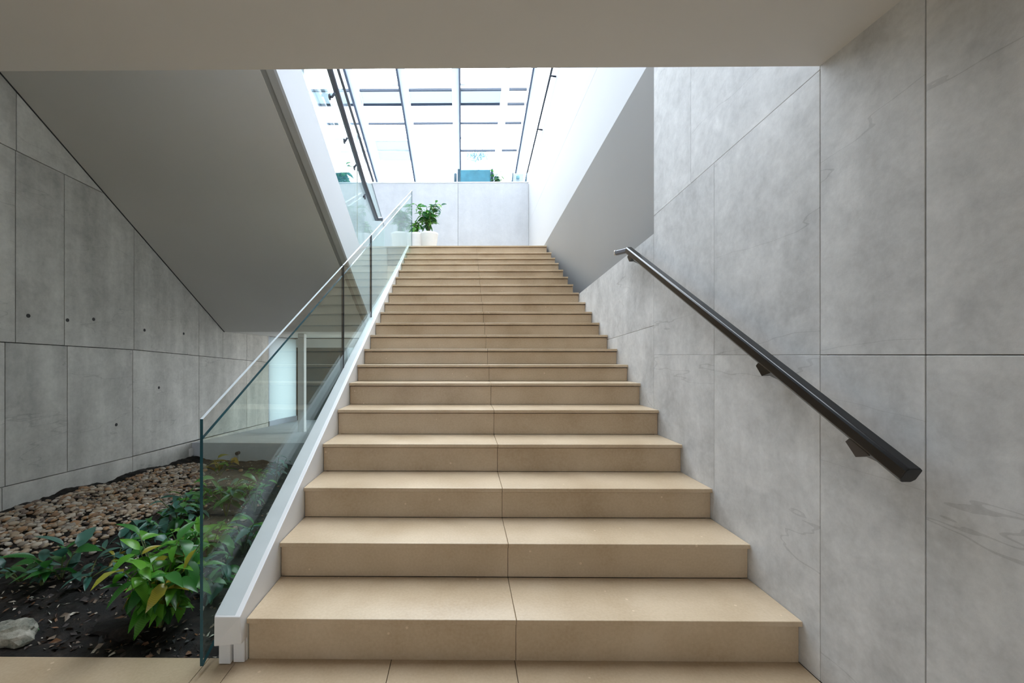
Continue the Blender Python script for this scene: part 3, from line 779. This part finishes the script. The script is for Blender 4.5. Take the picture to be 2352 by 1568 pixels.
def plant(base, h, spread, nst, lps, lsz, keys, label, name='leafy_plant', cat='plant', group=None, seed=0, droop=.3, upright=.5, tuft=False, root=None):
    rr = random.Random(seed * 17 + 3)
    if root is None:
        root = empty(name, base); tag(root, label, cat, group)
    off = Vector(base)
    st_ = MB()
    for s in range(nst):
        ang = 2 * math.pi * (s + rr.random() * .7) / nst; rad = spread * (.35 + .65 * rr.random())
        hh = h * (.55 + .45 * rr.random())
        if nst == 1: rad *= .2
        tip = off + Vector((math.cos(ang) * rad, math.sin(ang) * rad, hh))
        mid = off + Vector((math.cos(ang) * rad * .35, math.sin(ang) * rad * .35, hh * .65))
        pts = []
        for k in range(6):
            t = k / 5; pts.append(off * (1 - t) ** 2 + mid * 2 * t * (1 - t) + tip * t * t)
        st_.tube(pts, [.005 * (1 - .6 * k / 5) * max(1, h) for k in range(6)], 5)
        for k in range(lps):
            t = (.25 + .75 * (k + 1) / lps) if not tuft else .15 + .2 * rr.random()
            t = min(1, t)
            p = off * (1 - t) ** 2 + mid * 2 * t * (1 - t) + tip * t * t
            a2 = ang + k * 2.4 + rr.uniform(-.5, .5)
            el = rr.uniform(-droop, upright) if k < lps - 1 else rr.uniform(0, .9)
            dv = Vector((math.cos(a2) * math.cos(el), math.sin(a2) * math.cos(el), math.sin(el)))
            key = rr.choice(keys)
            o = bpy.data.objects.new('leaf', rr.choice(LM[key])); sc.collection.objects.link(o); o.parent = root
            L_ = lsz * rr.uniform(.65, 1.2)
            R = frame(dv, roll=rr.uniform(-.5, .5)).to_4x4()
            o.matrix_local = Matrix.Translation(p - off) @ R @ Matrix.Scale(L_, 4)
    st_.build('stem', M['stem'], root)
    return root
def bed(x, y):    # point on the bed under a picture position
    r = ray(x, y); t = 1.5
    for _ in range(400):
        p = O + r * t
        if p.z < EYE + soil_n(p.x, p.y): break
        t += .01
    return p
G = None
def pl(x, y, h, spread, nst, lps, lsz, keys, label, **kw):
    b_ = bed(x, y); b_.z = EYE + soil_n(b_.x, b_.y) - .01
    return plant(tuple(b_), h, spread, nst, lps, lsz, keys, label, **kw)
pl(368, 1440, .42, .21, 19, 9, .125, 'BBBBBBBMMMBY', 'largest bright green leafy plant against the front glass edge', seed=1, droop=.9, upright=.5)
pl(425, 1345, .34, .16, 8, 7, .115, 'BBM', 'bright green plant just behind the front glass edge', seed=2, droop=.6)
pl(330, 1262, .18, .17, 8, 5, .12, 'DDDM', 'blue green low plant between pebbles and the largest bright plant', seed=3)
pl(410, 1215, .26, .18, 8, 5, .12, 'DDM', 'blue green plant at the end of the pebbles near the glass edge', seed=4)
pl(455, 1180, .22, .12, 5, 5, .09, 'BMB', 'light green plant topped with yellow leaves half behind the glass edge', seed=5)
pl(140, 1330, .17, .12, 4, 4, .13, 'MMD', 'dark green broad leaved plant standing in the left pebbles', seed=6, upright=1.1)
pl(45, 1335, .14, .13, 4, 3, .12, 'DM', 'dull green drooping plant at the far left of the bed', seed=7)
pl(95, 1345, .10, .07, 3, 4, .08, 'MD', 'small green plant between the two left plants', seed=8)
pl(205, 1330, .09, .13, 4, 3, .13, 'DD', 'flat spreading plant with long grey green leaves', seed=9, droop=.2, upright=.2)
pl(270, 1290, .10, .10, 4, 4, .08, 'DDY', 'low blue green plant left of the largest bright plant', seed=10)
pl(520, 1185, .34, .14, 6, 6, .12, 'DMM', 'tall plant behind the glass with blue green upper leaves', seed=11)
pl(585, 1175, .26, .12, 6, 6, .085, 'MBM', 'dense small leaved plant behind the glass beside the stringer', seed=12)
pl(480, 1290, .26, .15, 6, 6, .12, 'BMB', 'bright broad leaved plant behind the glass in the middle of the bed', seed=13)
pl(560, 1270, .24, .13, 6, 5, .12, 'BDM', 'plant with long pale leaf behind the glass near the stringer', seed=14)
pl(500, 1370, .22, .13, 6, 5, .11, 'DMM', 'dark green plant low behind the front glass pane', seed=15)
pl(635, 1110, .30, .12, 4, 5, .10, 'DD', 'dark slender plant against the pale kerb behind the glass', seed=16)
pl(505, 1092, .20, .13, 7, 3, .12, 'YYB', 'yellow green tufted plant in front of the pale kerb', seed=17, upright=1.2)
pl(600, 1100, .12, .16, 6, 5, .07, 'BM', 'low light green ground plant near the kerb', seed=18)
pl(420, 1160, .12, .10, 4, 4, .08, 'DB', 'small plant at the right edge of the pebbles', seed=19)
pl(545, 1140, .14, .18, 7, 5, .07, 'MB', 'spreading small leaved plant behind the glass below the kerb', seed=20)
# stones in the bed
def rock(c, s, m, seed, name, label):
    bm = bmesh.new(); bmesh.ops.create_icosphere(bm, subdivisions=3, radius=1)
    for q in bm.verts:
        n_ = 1 + .35 * noise.noise(q.co * 1.3 + Vector((seed, 0, 0))) + .15 * noise.noise(q.co * 3.5 + Vector((seed, 2, 0)))
        q.co = Vector((q.co.x * s[0], q.co.y * s[1], q.co.z * s[2])) * n_
    me = bpy.data.meshes.new(name); bm.to_mesh(me); bm.free(); me.materials.append(m)
    o = bpy.data.objects.new(name, me); sc.collection.objects.link(o); o.location = c; tag(o, label, 'stone'); return o
p = bed(8, 1490); rock(p + Vector((-.02, .05, .03)), (.10, .06, .05), M['rock'], 3, 'stone', 'large pale stone at the front left corner of the bed')
p = bed(68, 1455); rock(p + Vector((0, 0, .015)), (.034, .026, .03), M['moss'], 9, 'stone', 'green mossy stone on the dark soil near the front')
p = bed(255, 1465); rock(p + Vector((0, .05, .0)), (.16, .07, .035), M['soil'], 5, 'stone', 'low dark grey stone in the middle front of the bed')

# ------------------------------------------------------------------ potted plants on the landing
def potted(cx, cd, r, ph_, label, h, spread, nst, lps, lsz, keys, seed):
    root = empty('potted_plant', (cx, cd, EYE + 1.757)); tag(root, label, 'potted plant', None)
    b = MB(); b.lathe((cx, cd, EYE + 1.757), [(r * .72, 0), (r * .85, ph_ * .3), (r, ph_ * .9), (r * 1.04, ph_), (r * .93, ph_), (r * .9, ph_ * .93)], 20)
    b.build('pot', M['pot'], root, True)
    off = Vector((cx, cd, EYE + 1.757 + ph_ * .9))
    rr_root = root
    rr = random.Random(seed); st_ = MB()
    for s in range(nst):
        ang = 2 * math.pi * (s + rr.random() * .6) / nst; rad = spread * (.3 + .7 * rr.random()); hh = h * (.45 + .55 * rr.random())
        tip = off + Vector((math.cos(ang) * rad, math.sin(ang) * rad * .6, hh)); mid = off + Vector((math.cos(ang) * rad * .3, math.sin(ang) * rad * .2, hh * .7))
        pts = [off * (1 - t) ** 2 + mid * 2 * t * (1 - t) + tip * t * t for t in (0, .25, .5, .75, 1)]
        st_.tube(pts, .005, 5)
        for k in range(lps):
            t = .4 + .6 * (k + 1) / lps; p_ = off * (1 - t) ** 2 + mid * 2 * t * (1 - t) + tip * t * t
            a2 = ang + k * 2.4; el = rr.uniform(-.7, .6); dv = Vector((math.cos(a2) * math.cos(el), math.sin(a2) * math.cos(el), math.sin(el)))
            o = bpy.data.objects.new('leaf', rr.choice(LM[rr.choice(keys)])); sc.collection.objects.link(o); o.parent = root
            o.matrix_local = Matrix.Translation(p_ - Vector(root.location)) @ frame(dv, roll=rr.uniform(-.8, .8)).to_4x4() @ Matrix.Scale(lsz * rr.uniform(.7, 1.2), 4)
    st_.build('stem', M['stem'], root)
potted(-.59, 6.98, .16, .31, 'taller green plant in a white pot on the landing at the top of the stairs', .54, .26, 18, 6, .15, 'MBDM', 31)
potted(-.80, 6.95, .11, .30, 'smaller green plant in a white pot beside the glass end on the landing', .24, .13, 10, 5, .11, 'BBM', 32)

# ------------------------------------------------------------------ glass roof
RZ = lambda d: 10.4 - .3 * d
gr = empty('glass_roof', (-.8, 14.5, EYE + RZ(14.5))); tag(gr, 'sloping glass roof of white rafters and bright panes above the upper floor', 'glass roof', kind='structure')
def rafter(X, wd, h, d0=1.6, d1=14.6, m='frame', name='rafter', zoff=0):
    b = MB(); b.hexa([P(X - wd / 2, d0, RZ(d0) - h + zoff), P(X + wd / 2, d0, RZ(d0) - h + zoff), P(X + wd / 2, d1, RZ(d1) - h + zoff), P(X - wd / 2, d1, RZ(d1) - h + zoff),
                      P(X - wd / 2, d0, RZ(d0) + zoff), P(X + wd / 2, d0, RZ(d0) + zoff), P(X + wd / 2, d1, RZ(d1) + zoff), P(X - wd / 2, d1, RZ(d1) + zoff)])
    return b.build(name, M[m], gr)
RX = [-4.5, -2.88, -1.56, -.20, 1.12, 1.80, 2.9]
for X in RX:
    rafter(X, .18 if X in (-2.88, -1.56, -.20) else .10, .16)
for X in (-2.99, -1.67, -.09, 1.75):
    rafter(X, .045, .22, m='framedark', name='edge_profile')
def purlin(y0, y1, m, name, X0=-4.55, X1=2.95, h=.05):
    k = lambda y: 10.4 / ((815 - y) / F + .3)
    a_, c_ = k(y0), k(y1)
    b = MB(); b.hexa([P(X0, a_, RZ(a_) - h), P(X1, a_, RZ(a_) - h), P(X1, c_, RZ(c_) - h), P(X0, c_, RZ(c_) - h), P(X0, a_, RZ(a_) - .001), P(X1, a_, RZ(a_) - .001), P(X1, c_, RZ(c_) - .001), P(X0, c_, RZ(c_) - .001)])
    return b.build(name, M[m], gr)
for xa, xb in zip(RX, RX[1:]):
    ra, rb = xa + .1, xb - .1
    if xb > 2: 
        continue
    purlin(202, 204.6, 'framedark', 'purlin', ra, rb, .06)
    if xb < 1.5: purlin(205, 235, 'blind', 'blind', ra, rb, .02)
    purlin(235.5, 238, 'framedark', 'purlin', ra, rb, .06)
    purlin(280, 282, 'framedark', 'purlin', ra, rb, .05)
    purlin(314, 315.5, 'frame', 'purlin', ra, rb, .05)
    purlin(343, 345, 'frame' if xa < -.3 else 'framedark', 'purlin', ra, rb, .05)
for yy in (192,):
    purlin(190, 193, 'frame', 'purlin', RX[1] + .1, RX[4], .04)
purlin(322, 367, 'blind', 'blind', RX[1] + .15, RX[2] - .12, .02)
for d_ in (2.4, 4.0, 5.6, 7.2, 8.6, 9.9):
    b = MB(); b.box((-4.55, d_ - .04, EYE + RZ(d_) - .09), (2.95, d_ + .04, EYE + RZ(d_) - .01)); b.build('purlin', M['frame'], gr)
ds_ = [1.6, 4.4, 7.2, 10.0, 12.0, 14.6]
for xa, xb in zip(RX, RX[1:]):
    for a_, c_ in zip(ds_, ds_[1:]):
        mesh_obj('pane', [P(xa, a_, RZ(a_) + .01), P(xb, a_, RZ(a_) + .01), P(xb, c_ - .01, RZ(c_) + .013), P(xa, c_ - .01, RZ(c_) + .013)], [(0, 1, 2, 3)], M['roofglass'], gr)

# ------------------------------------------------------------------ things on the upper floor
UZ = EYE + 3.50
tb = empty('bench', (.27, 8.95, UZ)); tag(tb, 'teal upholstered bench with dark end posts on the upper floor by the parapet', 'bench')
p0 = onY(8.85, 1057, 389); p1 = onY(8.85, 1127, 389)
bevel(MB().box((p0.x, 8.85, UZ + .18), (p1.x, 8.97, p0.z)).build('backrest', M['teal'], tb), .02, 3)
bevel(MB().box((p0.x, 8.86, UZ + .06), (p1.x, 9.3, UZ + .16)).build('seat', M['teal'], tb), .01, 2)
for x in (p0.x - .03, p1.x + .03):
    bevel(MB().box((x - .022, 8.84, UZ), (x + .022, 9.3, p0.z + .01)).build('end_post', M['tealdark'], tb), .008, 2)
for x in (p0.x - .065, p1.x + .065):
    bevel(MB().box((x - .012, 8.84, UZ), (x + .012, 9.3, p0.z - .06)).build('arm_panel', M['frame'], tb), .004, 2)
b = MB(); b.tube([(p0.x - .11, 8.95, UZ), (p0.x - .11, 8.95, p0.z - .05)], .03, 10)
o = b.build('bottle', M['tealdark'], None, True); tag(o, 'dark narrow bottle standing left of the teal bench', 'bottle')
q = onY(8.9, 1141, 402)
plant((q.x, 8.9, UZ), .44, .15, 16, 9, .12, 'MMD', 'rounded green shrub at the right end of the teal bench', name='shrub', seed=41)
ch = empty('armchair', (1.15, 8.9, UZ)); tag(ch, 'white armchair with dark legs at the right end of the parapet', 'armchair')
c0 = onY(8.85, 1176, 392); c1 = onY(8.85, 1210, 392)
bevel(MB().box((c0.x + .05, 8.9, UZ + .1), (c1.x - .06, 8.98, c0.z - .03)).build('backrest', M['chair'], ch), .02, 3)
bevel(MB().box((c0.x + .05, 8.98, UZ + .1), (c1.x - .06, 9.4, UZ + .2)).build('seat', M['chair'], ch), .02, 3)
b = MB(); b.lathe(((c0.x + c1.x) / 2 - .03, 8.88, c0.z - .13), [(.02, -.04), (.035, -.02), (.035, .02), (.02, .04)], 10); b.build('cushion_button', M['button'], ch)
for x in (c0.x, c1.x - .02):
    b = MB(); b.tube([(x, 8.9, UZ), (x + .03, 8.92, c0.z - .02)], .014, 8); b.build('leg', M['tealdark'], ch, True)
    b = MB(); b.tube([(x + .03, 8.92, c0.z - .02), (x + .05, 9.3, c0.z - .04)], .014, 8); b.build('armrest', M['tealdark'], ch, True)
q = onY(9.2, 778, 410)
plant((q.x, 9.2, UZ), .80, .30, 18, 9, .24, 'DDM', 'bushy blue green plant seen through the upper glass balustrade', name='shrub', seed=42)
# treetop outside beyond the glass roof, haze painted into its colour
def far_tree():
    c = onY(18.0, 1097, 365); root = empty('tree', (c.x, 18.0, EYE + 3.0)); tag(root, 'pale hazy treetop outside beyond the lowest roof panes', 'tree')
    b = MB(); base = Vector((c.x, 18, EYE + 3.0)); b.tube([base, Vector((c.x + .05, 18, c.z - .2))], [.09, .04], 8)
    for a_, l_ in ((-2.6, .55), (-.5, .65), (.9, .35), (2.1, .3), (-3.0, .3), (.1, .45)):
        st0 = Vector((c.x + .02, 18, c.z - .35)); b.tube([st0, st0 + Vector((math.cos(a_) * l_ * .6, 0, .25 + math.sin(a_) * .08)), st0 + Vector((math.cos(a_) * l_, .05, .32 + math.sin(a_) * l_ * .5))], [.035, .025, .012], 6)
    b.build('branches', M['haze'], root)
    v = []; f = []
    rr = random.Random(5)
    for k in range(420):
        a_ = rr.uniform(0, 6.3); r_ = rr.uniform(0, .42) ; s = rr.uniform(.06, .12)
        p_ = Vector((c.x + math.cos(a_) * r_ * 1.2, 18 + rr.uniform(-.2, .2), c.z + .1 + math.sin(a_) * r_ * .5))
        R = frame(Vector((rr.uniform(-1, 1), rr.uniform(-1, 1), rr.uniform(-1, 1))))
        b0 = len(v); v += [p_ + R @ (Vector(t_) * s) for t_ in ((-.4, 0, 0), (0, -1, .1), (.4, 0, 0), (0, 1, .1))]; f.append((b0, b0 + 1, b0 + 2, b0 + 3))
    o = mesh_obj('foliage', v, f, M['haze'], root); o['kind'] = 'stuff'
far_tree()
st(MB().box((-14, 15.2, EYE + 2.8), (14, 30, EYE + 3.0)), 'ground_outside', M['concback'])
